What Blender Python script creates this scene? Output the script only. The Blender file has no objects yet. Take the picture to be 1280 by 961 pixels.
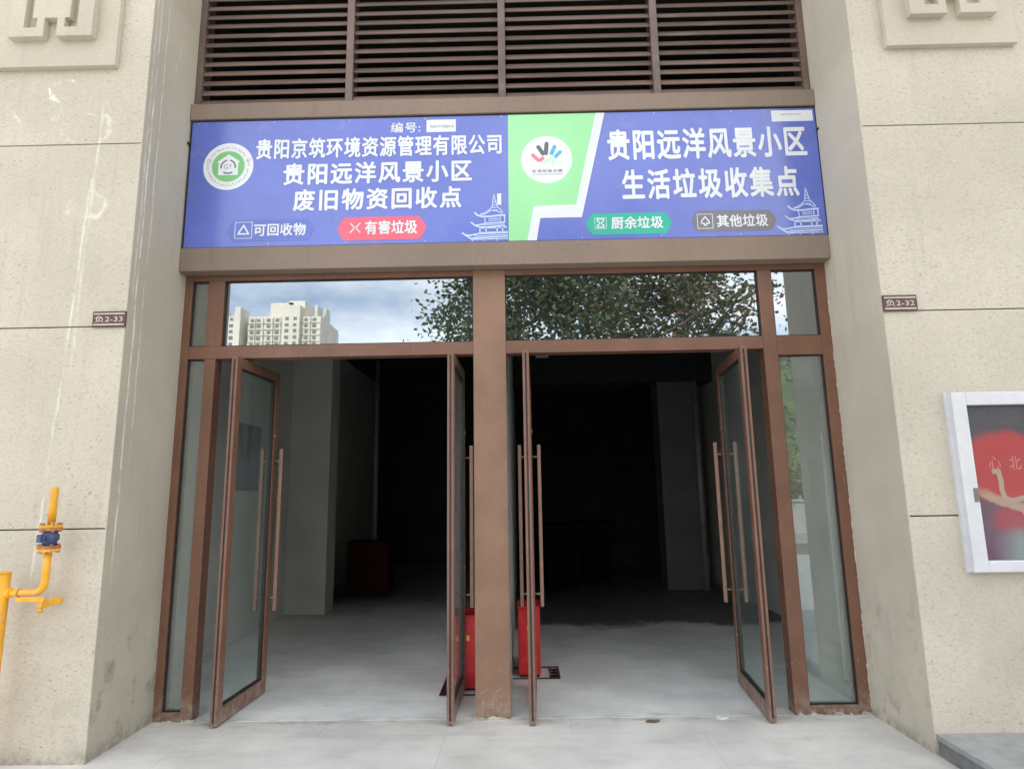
import bpy, bmesh, math, random
from mathutils import Vector, Matrix, noise as mnoise
from math import radians as R, sin, cos, pi

SC = bpy.context.scene
COL = SC.collection
random.seed(7)

# ------------------------------------------------------------------ camera
def make_camera():
    yaw, pit, rol, F = .013, .1689, -.0161, 767.97
    f = Vector((-sin(yaw)*cos(pit), cos(yaw)*cos(pit), sin(pit)))
    r = Vector((cos(yaw), sin(yaw), 0)); u = r.cross(f)
    c, s = cos(rol), sin(rol)
    r2 = c*r + s*u; u2 = -s*r + c*u
    cam = bpy.data.cameras.new('camera'); o = bpy.data.objects.new('camera', cam); COL.objects.link(o)
    m = Matrix((r2, u2, -f)).transposed().to_4x4()
    m.translation = Vector((.1565, -4.4086, 1.5))
    o.matrix_world = m
    cam.sensor_fit = 'HORIZONTAL'; cam.sensor_width = 36; cam.lens = 36*F/1280
    cam.clip_start = .05; cam.clip_end = 4000
    SC.camera = o
make_camera()

# ------------------------------------------------------------------ light
SUN_DIR = Vector((-.45, 1.0, 1.15)).normalized()          # towards the sun: behind the building
elev = math.asin(SUN_DIR.z); azim = math.atan2(SUN_DIR.x, SUN_DIR.y)
w = bpy.data.worlds.new('World'); SC.world = w; w.use_nodes = True
nt = w.node_tree; N = nt.nodes; L = nt.links
bg = N['Background']
sky = N.new('ShaderNodeTexSky'); sky.sky_type = 'NISHITA'; sky.sun_disc = False
sky.sun_elevation = elev; sky.sun_rotation = azim; sky.air_density = 1.0; sky.dust_density = 1.5; sky.ozone_density = 1.0
tc = N.new('ShaderNodeTexCoord'); mp = N.new('ShaderNodeMapping'); mp.inputs['Scale'].default_value = (1, 1, 2.2)
mp.inputs['Location'].default_value = (1.7, .9, .4)
nz = N.new('ShaderNodeTexNoise'); nz.inputs['Scale'].default_value = 2.1; nz.inputs['Detail'].default_value = 9; nz.inputs['Roughness'].default_value = .58
cr = N.new('ShaderNodeValToRGB'); cr.color_ramp.elements[0].position = .35; cr.color_ramp.elements[1].position = .68
mx = N.new('ShaderNodeMix'); mx.data_type = 'RGBA'
mx.inputs[7].default_value = (11.5, 11.2, 10.7, 1)
L.new(tc.outputs['Generated'], mp.inputs[0]); L.new(mp.outputs[0], nz.inputs['Vector']); L.new(nz.outputs[0], cr.inputs[0])
L.new(cr.outputs[0], mx.inputs[0]); L.new(sky.outputs[0], mx.inputs[6]); L.new(mx.outputs[2], bg.inputs['Color'])
bg.inputs['Strength'].default_value = .12
sun = bpy.data.lights.new('sun', 'SUN'); sun.energy = 3.5; sun.angle = R(.53); sun.color = (1, .95, .87)
so = bpy.data.objects.new('sun', sun); COL.objects.link(so)
so.rotation_euler = (-SUN_DIR).to_track_quat('-Z', 'Y').to_euler(); so.location = (0, 0, 40)
SC.view_settings.view_transform = 'Standard'; SC.view_settings.look = 'None'
SC.view_settings.exposure = 1.40; SC.view_settings.gamma = 1
SC.render.engine = 'CYCLES'
SC.cycles.max_bounces = 10; SC.cycles.transparent_max_bounces = 16; SC.cycles.diffuse_bounces = 5
SC.cycles.use_denoising = True

# ------------------------------------------------------------------ helpers
def tag(o, label=None, cat=None, group=None, kind=None):
    if label: o['label'] = label
    if cat: o['category'] = cat
    if group: o['group'] = group
    if kind: o['kind'] = kind
    return o

def empty(name, loc=(0, 0, 0), rz=0, **k):
    o = bpy.data.objects.new(name, None); COL.objects.link(o)
    o.location = loc; o.rotation_euler = (0, 0, rz); o.empty_display_size = .1
    return tag(o, **k)

class MB:
    def __init__(s): s.bm = bmesh.new()
    def box(s, x0, x1, y0, y1, z0, z1, b=0, mi=0):
        vs = [s.bm.verts.new((x, y, z)) for x in (x0, x1) for y in (y0, y1) for z in (z0, z1)]
        fs = [s.bm.faces.new([vs[i] for i in q]) for q in ((0,1,3,2),(4,6,7,5),(0,4,5,1),(2,3,7,6),(0,2,6,4),(1,5,7,3))]
        for f in fs: f.material_index = mi
        if b:
            es = list({e for f in fs for e in f.edges})
            bmesh.ops.bevel(s.bm, geom=es, offset=b, segments=2, affect='EDGES', profile=.6)
        return s
    def prism(s, pts, y0, y1, mi=0):           # polygon in XZ, extruded along Y (y0 front)
        a = [s.bm.verts.new((x, y0, z)) for x, z in pts]; c = [s.bm.verts.new((x, y1, z)) for x, z in pts]
        n = len(pts); fs = [s.bm.faces.new(a), s.bm.faces.new(c[::-1])]
        for i in range(n): fs.append(s.bm.faces.new((a[i], c[i], c[(i+1) % n], a[(i+1) % n])))
        for f in fs: f.material_index = mi
        return s
    def tube(s, pts, rad, n=16, cap=True, smooth=True):
        pts = [Vector(p) for p in pts]; rs = rad if isinstance(rad, (list, tuple)) else [rad]*len(pts)
        rings = []; up = None
        for i, p in enumerate(pts):
            t = (pts[min(i+1, len(pts)-1)] - pts[max(i-1, 0)]).normalized()
            if up is None:
                up = Vector((0, 0, 1)) if abs(t.z) < .9 else Vector((1, 0, 0))
            a = t.cross(up).normalized(); bb = a.cross(t).normalized(); up = bb
            rings.append([s.bm.verts.new(p + rs[i]*(cos(2*pi*k/n)*a + sin(2*pi*k/n)*bb)) for k in range(n)])
        for q, w2 in zip(rings, rings[1:]):
            for k in range(n):
                f = s.bm.faces.new((q[k], q[(k+1) % n], w2[(k+1) % n], w2[k])); f.smooth = smooth
        if cap:
            s.bm.faces.new(rings[0][::-1]); s.bm.faces.new(rings[-1])
        return s
    def disc(s, cx, cz, rx, rz, y0, y1, n=64, hole=0):
        if not hole:
            return s.prism([(cx+rx*cos(2*pi*k/n), cz+rz*sin(2*pi*k/n)) for k in range(n)], y0, y1)
        for k in range(n):
            a, b = 2*pi*k/n, 2*pi*(k+1)/n
            P = [(cx+rx*q*cos(t), cz+rz*q*sin(t)) for q, t in ((hole, a), (1, a), (1, b), (hole, b))]
            s.prism(P, y0, y1)
        return s
    def stroke(s, pts, wd, y0, y1):            # polyline ribbon in XZ
        for i_, ((x0, z0), (x1, z1)) in enumerate(zip(pts, pts[1:])):
            y0 -= .00003
            d = Vector((x1-x0, z1-z0)); l = d.length
            if l < 1e-6: continue
            d /= l; nx, nz_ = -d.y*wd/2, d.x*wd/2; e = wd*.3
            x0_, z0_, x1_, z1_ = x0-d.x*e, z0-d.y*e, x1+d.x*e, z1+d.y*e
            s.prism([(x0_+nx, z0_+nz_), (x0_-nx, z0_-nz_), (x1_-nx, z1_-nz_), (x1_+nx, z1_+nz_)], y0, y1)
        return s
    def build(s, name, mat, parent=None, smooth=False):
        bmesh.ops.recalc_face_normals(s.bm, faces=s.bm.faces[:])
        me = bpy.data.meshes.new(name); s.bm.to_mesh(me); s.bm.free()
        for m in (mat if isinstance(mat, (list, tuple)) else [mat]): me.materials.append(m)
        if smooth: me.polygons.foreach_set('use_smooth', [True]*len(me.polygons))
        o = bpy.data.objects.new(name, me); COL.objects.link(o)
        if parent: o.parent = parent
        return o

def copy_tree(o, parent=None, **k):
    c = o.copy(); COL.objects.link(c)
    if parent: c.parent = parent
    for ch in list(o.children): copy_tree(ch, c)
    return c

# ------------------------------------------------------------------ materials
class NB:
    """small node-graph builder"""
    def __init__(s, name):
        s.m = bpy.data.materials.new(name); s.m.use_nodes = True
        s.t = s.m.node_tree; s.n = s.t.nodes; s.p = s.n['Principled BSDF']; s.out = s.n['Material Output']
        s.co = s.n.new('ShaderNodeTexCoord').outputs['Object']
    def link(s, a, b): s.t.links.new(a, b)
    def val(s, sock, v):
        if hasattr(v, 'is_linked'): s.link(v, sock)
        else: sock.default_value = v
    def math(s, op, a, b=0.0, c=None, clamp=False):
        n = s.n.new('ShaderNodeMath'); n.operation = op; n.use_clamp = clamp
        s.val(n.inputs[0], a); s.val(n.inputs[1], b)
        if c is not None: s.val(n.inputs[2], c)
        return n.outputs[0]
    def noise(s, scale, detail=4, rough=.55, vec=None, stretch=None, w=None, loc=None):
        n = s.n.new('ShaderNodeTexNoise'); n.inputs['Scale'].default_value = scale
        n.inputs['Detail'].default_value = detail; n.inputs['Roughness'].default_value = rough
        v = vec or s.co
        if stretch or loc:
            m = s.n.new('ShaderNodeMapping'); s.link(v, m.inputs[0])
            if stretch: m.inputs['Scale'].default_value = stretch
            if loc: m.inputs['Location'].default_value = loc
            v = m.outputs[0]
        s.link(v, n.inputs['Vector']); return n.outputs['Fac']
    def ramp(s, v, a, b, lo=0.0, hi=1.0):
        n = s.n.new('ShaderNodeMapRange'); s.val(n.inputs[0], v)
        n.inputs[1].default_value = a; n.inputs[2].default_value = b; n.inputs[3].default_value = lo; n.inputs[4].default_value = hi
        n.interpolation_type = 'SMOOTHSTEP'
        return n.outputs[0]
    def mix(s, f, a, b, mode='MIX'):
        n = s.n.new('ShaderNodeMix'); n.data_type = 'RGBA'; n.blend_type = mode
        s.val(n.inputs[0], f)
        for k, v in ((6, a), (7, b)): s.val(n.inputs[k], v if hasattr(v, 'is_linked') else (*v, 1))
        return n.outputs[2]
    def xyz(s):
        n = s.n.new('ShaderNodeSeparateXYZ'); s.link(s.co, n.inputs[0]); return n.outputs
    def bump(s, h, strength=.3, dist=.01):
        n = s.n.new('ShaderNodeBump'); n.inputs['Strength'].default_value = strength; n.inputs['Distance'].default_value = dist
        s.link(h, n.inputs['Height']); s.link(n.outputs[0], s.p.inputs['Normal']); return n.outputs[0]
    def base(s, c, rough=.6, spec=.5, metal=0.0):
        s.val(s.p.inputs['Base Color'], c if hasattr(c, 'is_linked') else (*c, 1))
        s.val(s.p.inputs['Roughness'], rough); s.val(s.p.inputs['Specular IOR Level'], spec); s.p.inputs['Metallic'].default_value = metal
        return s.m

def simple(name, c, rough=.6, var=.12, scale=6, metal=0.0, spec=.5, bump=0.0, bscale=120, dust=0.0):
    b = NB(name)
    n = b.noise(scale, 5)
    f = b.ramp(n, .3, .7, 1-var, 1+var)
    col = b.mix(1.0, c, b.mix(f, (0, 0, 0), (1, 1, 1)), 'MULTIPLY')
    # values above 1 are clipped by the mix factor: scale instead
    n2 = b.n.new('ShaderNodeHueSaturation'); b.val(n2.inputs['Value'], f); n2.inputs['Color'].default_value = (*c, 1)
    col = n2.outputs[0]
    if dust:
        col = b.mix(b.math('MULTIPLY', b.ramp(b.noise(scale*2.3, 6, .65), .5, .75), dust), col, (.55, .52, .46))
    rr = b.ramp(b.noise(scale*3, 3), .3, .7, max(.02, rough-.08), min(1, rough+.08))
    b.base(col, rr, spec, metal)
    if bump: b.bump(b.noise(bscale, 3), bump, .004)
    return b.m

def stone_coat(name, base, streaks=(), fine=1.0, stains=False, chalk=.35, rings=()):
    """granular sprayed stone coating with specks, faint stains and chalky runs"""
    b = NB(name)
    x, y, z = b.xyz()
    c = b.mix(b.ramp(b.noise(1.3, 5), .35, .68), tuple(v*.93 for v in base), tuple(min(1, v*1.06) for v in base))
    sp1 = b.ramp(b.noise(72, 4, .7, stretch=(.75, 1, 1.2)), .50, .70)
    c = b.mix(b.math('MULTIPLY', sp1, .50*fine), c, (base[0]*.62, base[1]*.54, base[2]*.45))
    sp2 = b.ramp(b.noise(85, 2, .6, loc=(3, 5, 1)), .56, .66)
    c = b.mix(b.math('MULTIPLY', sp2, .45*fine), c, (base[0]*1.0, base[1]*.86, base[2]*.84))
    sp3 = b.ramp(b.noise(48, 3, .7, loc=(9, 2, 7)), .60, .68)
    c = b.mix(b.math('MULTIPLY', sp3, chalk*fine), c, (.80, .78, .72))
    pat = b.ramp(b.noise(2.2, 4, .6, loc=(6, 6, 2)), .35, .65, .35, 1)
    sp4 = b.math('MULTIPLY', pat, b.ramp(b.noise(60, 4, .7, loc=(1, 12, 4), stretch=(.65, 1, 1.2)), .60, .68))
    c = b.mix(b.math('MULTIPLY', sp4, .7*fine), c, (.17, .15, .12))
    slab = b.n.new('ShaderNodeTexWhiteNoise'); slab.noise_dimensions = '2D'
    cmb = b.n.new('ShaderNodeCombineXYZ'); b.link(b.math('FLOOR', b.math('DIVIDE', z, 1.275)), cmb.inputs[0]); b.link(b.math('FLOOR', b.math('DIVIDE', x, 40)), cmb.inputs[1])
    b.link(cmb.outputs[0], slab.inputs['Vector'])
    c = b.mix(b.math('MULTIPLY', slab.outputs[0], .16), c, tuple(v*.72 for v in base))
    run = b.math('MULTIPLY', b.ramp(b.noise(5, 5, .65, stretch=(2.2, 2.2, .16), loc=(3, 1, 8)), .50, .72), b.ramp(b.noise(1.1, 3, .6, loc=(7, 7, 7)), .4, .6))
    c = b.mix(b.math('MULTIPLY', run, .28), c, tuple(v*.62 for v in base))
    # damp grime near the ground
    g = b.math('MULTIPLY', b.ramp(z, 1.6, .0), b.ramp(b.noise(4, 6, .65), .42, .75))
    c = b.mix(b.math('MULTIPLY', g, .35), c, (.30, .28, .23))
    ft = b.math('MULTIPLY', b.ramp(z, .10, .0), b.ramp(b.noise(11, 6, .7, loc=(5, 5, 5)), .36, .62))
    c = b.mix(b.math('MULTIPLY', ft, .6), c, (.20, .185, .16))
    if stains:
        sm = b.math('MULTIPLY', b.ramp(b.noise(5.5, 5, .7, loc=(2, 7, 3), stretch=(1, 1, .8)), .52, .72), b.ramp(z, 1.25, .15))
        c = b.mix(b.math('MULTIPLY', sm, .62), c, (.15, .135, .11))
        ch = b.ramp(b.noise(3.2, 5, .75, loc=(8, 1, 3), stretch=(1, 1.6, .45)), .66, .72)
        c = b.mix(b.math('MULTIPLY', ch, .45), c, (.72, .69, .60))
    for cx_, cz_, r_, wd_, am_ in rings:       # chalky scuffs: broken arcs
        wob = b.math('MULTIPLY', b.math('SUBTRACT', b.noise(9, 4, .6), .5), .16)
        dx = b.math('SUBTRACT', x, cx_); dz = b.math('SUBTRACT', z, cz_)
        d = b.math('ADD', b.math('SQRT', b.math('ADD', b.math('MULTIPLY', dx, dx), b.math('MULTIPLY', b.math('MULTIPLY', dz, dz), 1.6))), wob)
        m = b.math('MULTIPLY', b.ramp(b.math('ABSOLUTE', b.math('SUBTRACT', d, r_)), wd_, wd_*.15), b.ramp(b.noise(7, 6, .75, loc=(cx_, 3, cz_)), .46, .60))
        c = b.mix(b.math('MULTIPLY', m, am_), c, (.88, .87, .83))
    for axis, p0, slope, z0, z1, wd, amt in streaks:
        a = {'x': x, 'y': y}[axis]
        wob = b.math('MULTIPLY', b.math('SUBTRACT', b.noise(2.5, 4, .6, stretch=(0, 0, 1), loc=(p0, wd*90, 0)), .5), .05)
        d = b.math('ABSOLUTE', b.math('SUBTRACT', b.math('SUBTRACT', a, b.math('MULTIPLY_ADD', z, slope, p0)), wob))
        m = b.math('MULTIPLY', b.ramp(d, wd, wd*.2), b.ramp(b.noise(5, 8, .8, stretch=(2.5, 2.5, 1), loc=(0, p0, 0)), .38, .62))
        m = b.math('MULTIPLY', m, b.math('MULTIPLY', b.ramp(z, z0, z0+.25), b.ramp(z, z1, z1-.25)))
        c = b.mix(b.math('MULTIPLY', m, amt), c, (.86, .85, .80))
    b.base(c, .85, .25)
    h = b.math('ADD', b.noise(75, 4, .7), b.math('MULTIPLY', b.noise(14, 3), .8))
    b.bump(h, .35*fine+.05, .006)
    return b.m

CREAM = (.60, .548, .455)
m_wall_l = stone_coat('stone_coat_scratched', CREAM, streaks=[('x', -2.83, .045, .9, 4.2, .012, .5), ('x', -2.73, .02, 2.2, 3.9, .016, .4)], rings=[(-2.92, 4.24, .10, .022, .9), (-3.1, 4.15, .2, .03, .5), (-2.75, 3.95, .16, .03, .4), (-2.7, 3.4, .12, .03, .45)])
m_wall = stone_coat('stone_coat', CREAM)
m_relief = stone_coat('stone_relief', (.575, .522, .428), fine=.6)
m_rev_l = stone_coat('reveal_plaster_scratched', (.515, .468, .378), fine=.45, stains=True,
                     streaks=[('y', -.56, .0, .9, 7, .012, .85), ('y', -.50, .006, 1.6, 7, .008, .7), ('y', -.60, 0, 2.6, 7, .016, .5)])
m_rev = stone_coat('reveal_plaster', (.585, .535, .435), fine=.45, stains=True)
m_beam = stone_coat('brown_stone_beam', (.275, .212, .17), fine=.8, chalk=0)
m_groove = simple('groove_dark', (.05, .045, .04), .9)

def brown_frame(name, c, wear=.6):
    b = NB(name)
    x, y, z = b.xyz()
    col = b.mix(b.ramp(b.noise(3, 5), .35, .7), tuple(v*.88 for v in c), tuple(v*1.1 for v in c))
    col = b.mix(b.math('MULTIPLY', b.ramp(b.noise(30, 6, .7, stretch=(1, 1, .25)), .55, .8), .25), col, (.42, .36, .31))
    wz = b.ramp(z, 1.0, .0)
    chips = b.math('MULTIPLY', b.ramp(b.noise(26, 6, .75, loc=(4, 4, 4)), .60, .66), wz)
    col = b.mix(b.math('MULTIPLY', chips, wear), col, (.58, .54, .48))
    dust = b.math('MULTIPLY', b.ramp(z, .22, .0), b.ramp(b.noise(14, 5, .7), .35, .7))
    col = b.mix(b.math('MULTIPLY', dust, .6), col, (.45, .42, .37))
    b.base(col, b.ramp(b.noise(18, 4), .3, .7, .34, .52), .5)
    return b.m
BR = (.185, .088, .055)
m_frame = brown_frame('brown_aluminium', BR)
m_door = brown_frame('brown_door_aluminium', (.205, .10, .066), .55)
m_col = brown_frame('brown_column_cladding', (.27, .152, .098), .5)
m_handle = simple('handle_metal', (.31, .185, .135), .35, .1, 10, metal=.35)
m_louver = simple('louver_brown', (.135, .092, .074), .5, .2, 3, dust=.12)
def slat_mat():
    b = NB('louver_slat'); gi = b.n.new('ShaderNodeNewGeometry')
    f = b.ramp(gi.outputs['Random Per Island'], 0, 1, .78, 1.2)
    f = b.math('MULTIPLY', f, b.ramp(b.noise(2.5, 5, .65, stretch=(.5, 1, 3)), .3, .7, .8, 1.2))
    hs = b.n.new('ShaderNodeHueSaturation'); hs.inputs['Color'].default_value = (.15, .103, .082, 1); b.val(hs.inputs['Value'], f)
    c = b.mix(b.math('MULTIPLY', b.ramp(b.noise(6, 7, .72, stretch=(.6, 1, 2)), .52, .72), .3), hs.outputs[0], (.30, .26, .22))
    b.base(c, .5, .5); return b.m
m_slat = slat_mat()
m_dark = simple('dark_void', (.012, .011, .011), .9)
m_rubber = simple('black_gasket', (.015, .013, .013), .6)
m_steel = simple('lock_steel', (.25, .23, .22), .35, .1, 10, metal=.8)

def glass(name, tint, refl, fac, rough=.0, bump=0.0, fres=False, dust=.04):
    b = NB(name); b.n.remove(b.p)
    tr = b.n.new('ShaderNodeBsdfTransparent'); tr.inputs[0].default_value = (*tint, 1)
    gl = b.n.new('ShaderNodeBsdfGlossy'); gl.inputs['Color'].default_value = (*refl, 1); gl.inputs['Roughness'].default_value = rough
    mx = b.n.new('ShaderNodeMixShader')
    if fres:
        fr = b.n.new('ShaderNodeLayerWeight'); fr.inputs[0].default_value = .5
        b.link(b.math('ADD', b.math('MULTIPLY', b.math('POWER', fr.outputs['Facing'], 4.0), .5), fac, clamp=True), mx.inputs[0])
    else: mx.inputs[0].default_value = fac
    if bump:
        bp = b.n.new('ShaderNodeBump'); bp.inputs['Strength'].default_value = bump; bp.inputs['Distance'].default_value = .01
        b.link(b.noise(6, 3, .5), bp.inputs['Height']); b.link(bp.outputs[0], gl.inputs['Normal'])
    b.link(tr.outputs[0], mx.inputs[1]); b.link(gl.outputs[0], mx.inputs[2])
    df = b.n.new('ShaderNodeBsdfDiffuse'); df.inputs[0].default_value = (.72, .74, .72, 1)
    m2 = b.n.new('ShaderNodeMixShader')
    streak = b.ramp(b.noise(4, 6, .7, stretch=(1.5, 1.5, .4)), .3, .75)
    b.link(b.math('MULTIPLY_ADD', streak, dust, dust*.5), m2.inputs[0])
    b.link(mx.outputs[0], m2.inputs[1]); b.link(df.outputs[0], m2.inputs[2]); b.link(m2.outputs[0], b.out.inputs[0])
    return b.m
m_mirror = glass('coated_transom_glass', (.16, .18, .18), (.37, .405, .43), .92, .012, bump=.008, dust=.022)
m_glass = glass('clear_glass', (.90, .95, .94), (.9, .95, .95), .03, fres=True)
m_board = glass('board_glass', (.96, .97, .97), (.9, .93, .95), .015, fres=True, dust=.012)
m_glass_side = glass('sidelight_glass', (.86, .92, .91), (.85, .92, .92), .20, fres=True, bump=.01, dust=.07)

def paving(name, c, tile=(1.2, .9), joint=.35, dirt=.3, interior=False):
    b = NB(name)
    br = b.n.new('ShaderNodeTexBrick'); br.offset = .5
    mp_ = b.n.new('ShaderNodeMapping'); b.link(b.co, mp_.inputs[0]); mp_.inputs['Location'].default_value = (.35, .27, 0)
    b.link(mp_.outputs[0], br.inputs['Vector'])
    br.inputs['Color1'].default_value = (.95, .95, .95, 1); br.inputs['Color2'].default_value = (1, 1, 1, 1); br.inputs['Mortar'].default_value = (.8, .8, .8, 1)
    br.inputs['Scale'].default_value = 1; br.inputs['Mortar Size'].default_value = .006; br.inputs['Mortar Smooth'].default_value = .4
    br.inputs['Brick Width'].default_value = tile[0]; br.inputs['Row Height'].default_value = tile[1]
    base = b.mix(b.ramp(b.noise(1.6, 6, .6), .32, .7), tuple(v*.86 for v in c), tuple(min(1, v*1.1) for v in c))
    base = b.mix(.5, base, b.mix(1.0, base, br.outputs['Color'], 'MULTIPLY'))
    base = b.mix(b.math('MULTIPLY', br.outputs['Fac'], joint), base, tuple(v*.45 for v in c))
    st = b.ramp(b.noise(2.4, 7, .68, loc=(5, 3, 0), stretch=(.6, 1.5, 1)), .5, .72)
    base = b.mix(b.math('MULTIPLY', st, dirt), base, tuple(v*.55 for v in c))
    sw = b.ramp(b.noise(3.5, 8, .75, loc=(2, 2, 5), stretch=(.35, 1.3, 1)), .52, .62)
    base = b.mix(b.math('MULTIPLY', sw, .22), base, tuple(v*.62 for v in c))
    sc = b.ramp(b.noise(9, 6, .7, loc=(1, 9, 0), stretch=(.4, 1.6, 1)), .57, .72)
    base = b.mix(b.math('MULTIPLY', sc, .35), base, (.74, .74, .71))
    fl = b.ramp(b.noise(45, 5, .8), .60, .70)
    base = b.mix(b.math('MULTIPLY', fl, .30), base, tuple(v*.5 for v in c))
    yv = b.xyz()[1]      # dirt swept into the threshold
    thr = b.math('MULTIPLY', b.ramp(b.math('ABSOLUTE', b.math('ADD', yv, .02)), .16, .0), b.ramp(b.noise(9, 7, .75, loc=(3, 0, 0), stretch=(.5, 1.5, 1)), .44, .66))
    base = b.mix(b.math('MULTIPLY', thr, .55), base, (.24, .225, .20))
    gr = b.ramp(b.noise(150, 2, .5), .66, .72)
    base = b.mix(b.math('MULTIPLY', gr, .35), base, (.2, .19, .17))
    if interior:       # right room: trodden black dirt; rear gloom also painted in, left room too
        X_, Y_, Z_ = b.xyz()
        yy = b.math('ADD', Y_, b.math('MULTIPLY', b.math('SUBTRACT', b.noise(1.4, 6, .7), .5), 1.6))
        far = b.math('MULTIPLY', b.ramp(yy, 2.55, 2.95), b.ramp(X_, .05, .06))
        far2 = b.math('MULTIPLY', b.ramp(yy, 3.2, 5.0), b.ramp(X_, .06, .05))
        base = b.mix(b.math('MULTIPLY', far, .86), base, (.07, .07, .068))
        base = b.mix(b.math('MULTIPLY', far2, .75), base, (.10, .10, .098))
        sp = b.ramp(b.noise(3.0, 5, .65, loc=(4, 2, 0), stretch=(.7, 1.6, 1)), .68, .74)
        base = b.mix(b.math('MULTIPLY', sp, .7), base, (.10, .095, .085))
    b.base(base, b.ramp(b.noise(5, 5), .3, .7, .55, .8) if not interior else b.ramp(b.noise(4, 5), .3, .7, .38, .6), .35)
    b.bump(b.noise(60, 4, .7), .15, .003)
    return b.m
m_pave = paving('pale_concrete_paving', (.70, .685, .64), (1.6, 1.1), .06, .42)
m_floor = paving('interior_concrete_floor', (.80, .805, .78), (40, 40), .0, .30, True)
m_ground = simple('far_ground', (.22, .21, .18), .9, .3, .4)
m_inwall = simple('interior_white_wall', (.60, .60, .57), .8, .06, 2, bump=.1, bscale=30)
m_inwall2 = simple('interior_dim_wall', (.13, .135, .135), .8, .1, 2)  # shaded copy of the white wall: dimness put into the colour
m_indark = simple('interior_gloom_wall', (.03, .031, .033), .85, .2, 1.5)  # near-black: gloom at the back of the room painted into the colour
m_ceil = simple('interior_ceiling', (.035, .035, .035), .9, .15, 2)  # ceiling darkened in its colour for the same unlit depth

# ------------------------------------------------------------------ ground and floors
g = MB(); g.box(-400, 400, -400, 60, -.6, -.02); tag(g.build('ground', m_ground), kind='structure')
g = MB(); g.box(-40, 40, -9.5, -.004, -.018, -.002); tag(g.build('pavement', m_pave), kind='structure')
g = MB(); g.box(-3.0, 3.3, -.004, 9.2, -.016, -.0008); tag(g.build('interior_floor', m_floor), kind='structure')

# ------------------------------------------------------------------ the building
XL, XR = -2.355, 2.447
YF = -.644                     # plane of the outer stone face
B = empty('commercial_building', (0, 0, 0),
          label='cream stone coated building with a recessed brown glazed double entrance and louvers above', cat='building')
GROOVES = [0, 1.306, 2.566, 3.835, 5.09]
for side, (x0, x1, mt) in {'l': (-9.5, XL-.003, m_wall_l), 'r': (XR+.003, 9.5, m_wall)}.items():
    mb = MB()
    for k, z0 in enumerate(GROOVES):
        z1 = GROOVES[k+1]-.004 if k+1 < len(GROOVES) else 14
        mb.box(x0, x1, YF, YF+.03, z0+(.004 if k else -.02), z1, b=.002)
    wall = mb.build('facade_wall', mt, B)
    bk = MB()
    if side == 'l': bk.box(x0, XL-.012, YF+.016, .1, -.02, 14)
    else: bk.box(XR+.012, x1, YF+.016, .1, -.02, 14)
    bk.build('groove_joint', m_groove, wall)
    rv = MB()
    if side == 'l': rv.box(XL-.012, XL, YF+.0015, .1, -.02, 14)
    else: rv.box(XR, XR+.012, YF+.0015, .1, -.02, 14)
    rv.build('reveal', m_rev_l if side == 'l' else m_rev, wall)

# square relief panels (meander motif) on both piers
def relief(cx):
    z0 = 4.395; h = .868; hw = .435; cz = z0+h/2
    mb = MB(); mb.box(cx-hw, cx+hw, YF-.042, YF-.0005, z0, z0+h, b=.003)
    p = mb.build('relief_panel', m_relief, B)
    yt, yb = YF-.092, YF-.0425
    m2 = MB()
    for s in (-1, 1):          # two mirrored hooks
        for v in (-1, 1):
            Z = lambda q: cz + v*(q-cz)
            def bx(xa, xb, za, zb):
                xs = sorted((cx+s*xa, cx+s*xb)); zs = sorted((Z(za), Z(zb))); m2.box(xs[0], xs[1], yt, yb, zs[0], zs[1])
            bx(.045, .288, 4.588, 4.655)      # lower band
            bx(.045, .095, 4.655, 4.728)      # stub up to the centre block
            bx(.185, .288, 4.655, cz)         # outer band
    m2.box(cx-.128, cx+.128, yt, yb, 4.728, 2*cz-4.728)
    m2.build('meander_motif', m_relief, p)
relief(-3.003); relief(3.101)

# beams
mb = MB(); mb.box(XL+.001, XR-.001, -.105, .12, 3.128, 3.308, b=.006); mb.build('lintel_beam', m_beam, B)
mb = MB(); mb.box(XL+.001, XR-.001, -.118, .2, 4.347, 4.478, b=.006); mb.build('upper_beam', m_beam, B)
mb = MB(); mb.box(XL+.001, XR-.001, .0, .12, 3.312, 4.343); mb.build('backing_wall', m_inwall, B)

# louver screen
lf = MB()
LZ0, LZ1 = 4.482, 5.62
MUL = [-1.14, .06, 1.266]
for x0, x1 in ((XL+.004, XL+.05), (XR-.05, XR-.004)): lf.box(x0, x1, -.075, .06, LZ0, LZ1, b=.003)
for m in MUL: lf.box(m-.028, m+.028, -.08, .06, LZ0, LZ1, b=.003)
lf.box(XL+.051, XR-.051, -.06, .05, LZ0, LZ0+.02)
louv = lf.build('louver_screen', m_louver, B)
sl = MB()
edges = [XL+.052] + [q for m in MUL for q in (m-.029, m+.029)] + [XR-.052]
for k in range(0, 8, 2):
    xa, xb = edges[k], edges[k+1]
    zz = LZ0+.055; 
    while zz < LZ1:
        th = R(60 + random.uniform(-1.2, 1.2)); wv = .068; t = .0035
        # tilted blade: outer edge low
        dy, dz = cos(th)*wv/2, sin(th)*wv/2
        jz = random.uniform(-.004, .004)
        c0 = Vector((-.045-dy, zz+jz-dz)); c1 = Vector((-.045+dy, zz+jz+dz)); n = Vector((-sin(th), cos(th)))*t
        q = [c0-n, c1-n, c1+n, c0+n]
        va = [sl.bm.verts.new((xa, p.x, p.y)) for p in q]; vb = [sl.bm.verts.new((xb, p.x, p.y)) for p in q]
        sl.bm.faces.new(va); sl.bm.faces.new(vb[::-1])
        for i in range(4): sl.bm.faces.new((va[i], vb[i], vb[(i+1) % 4], va[(i+1) % 4]))
        zz += .084
sl.build('slats', m_slat, louv)
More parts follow.
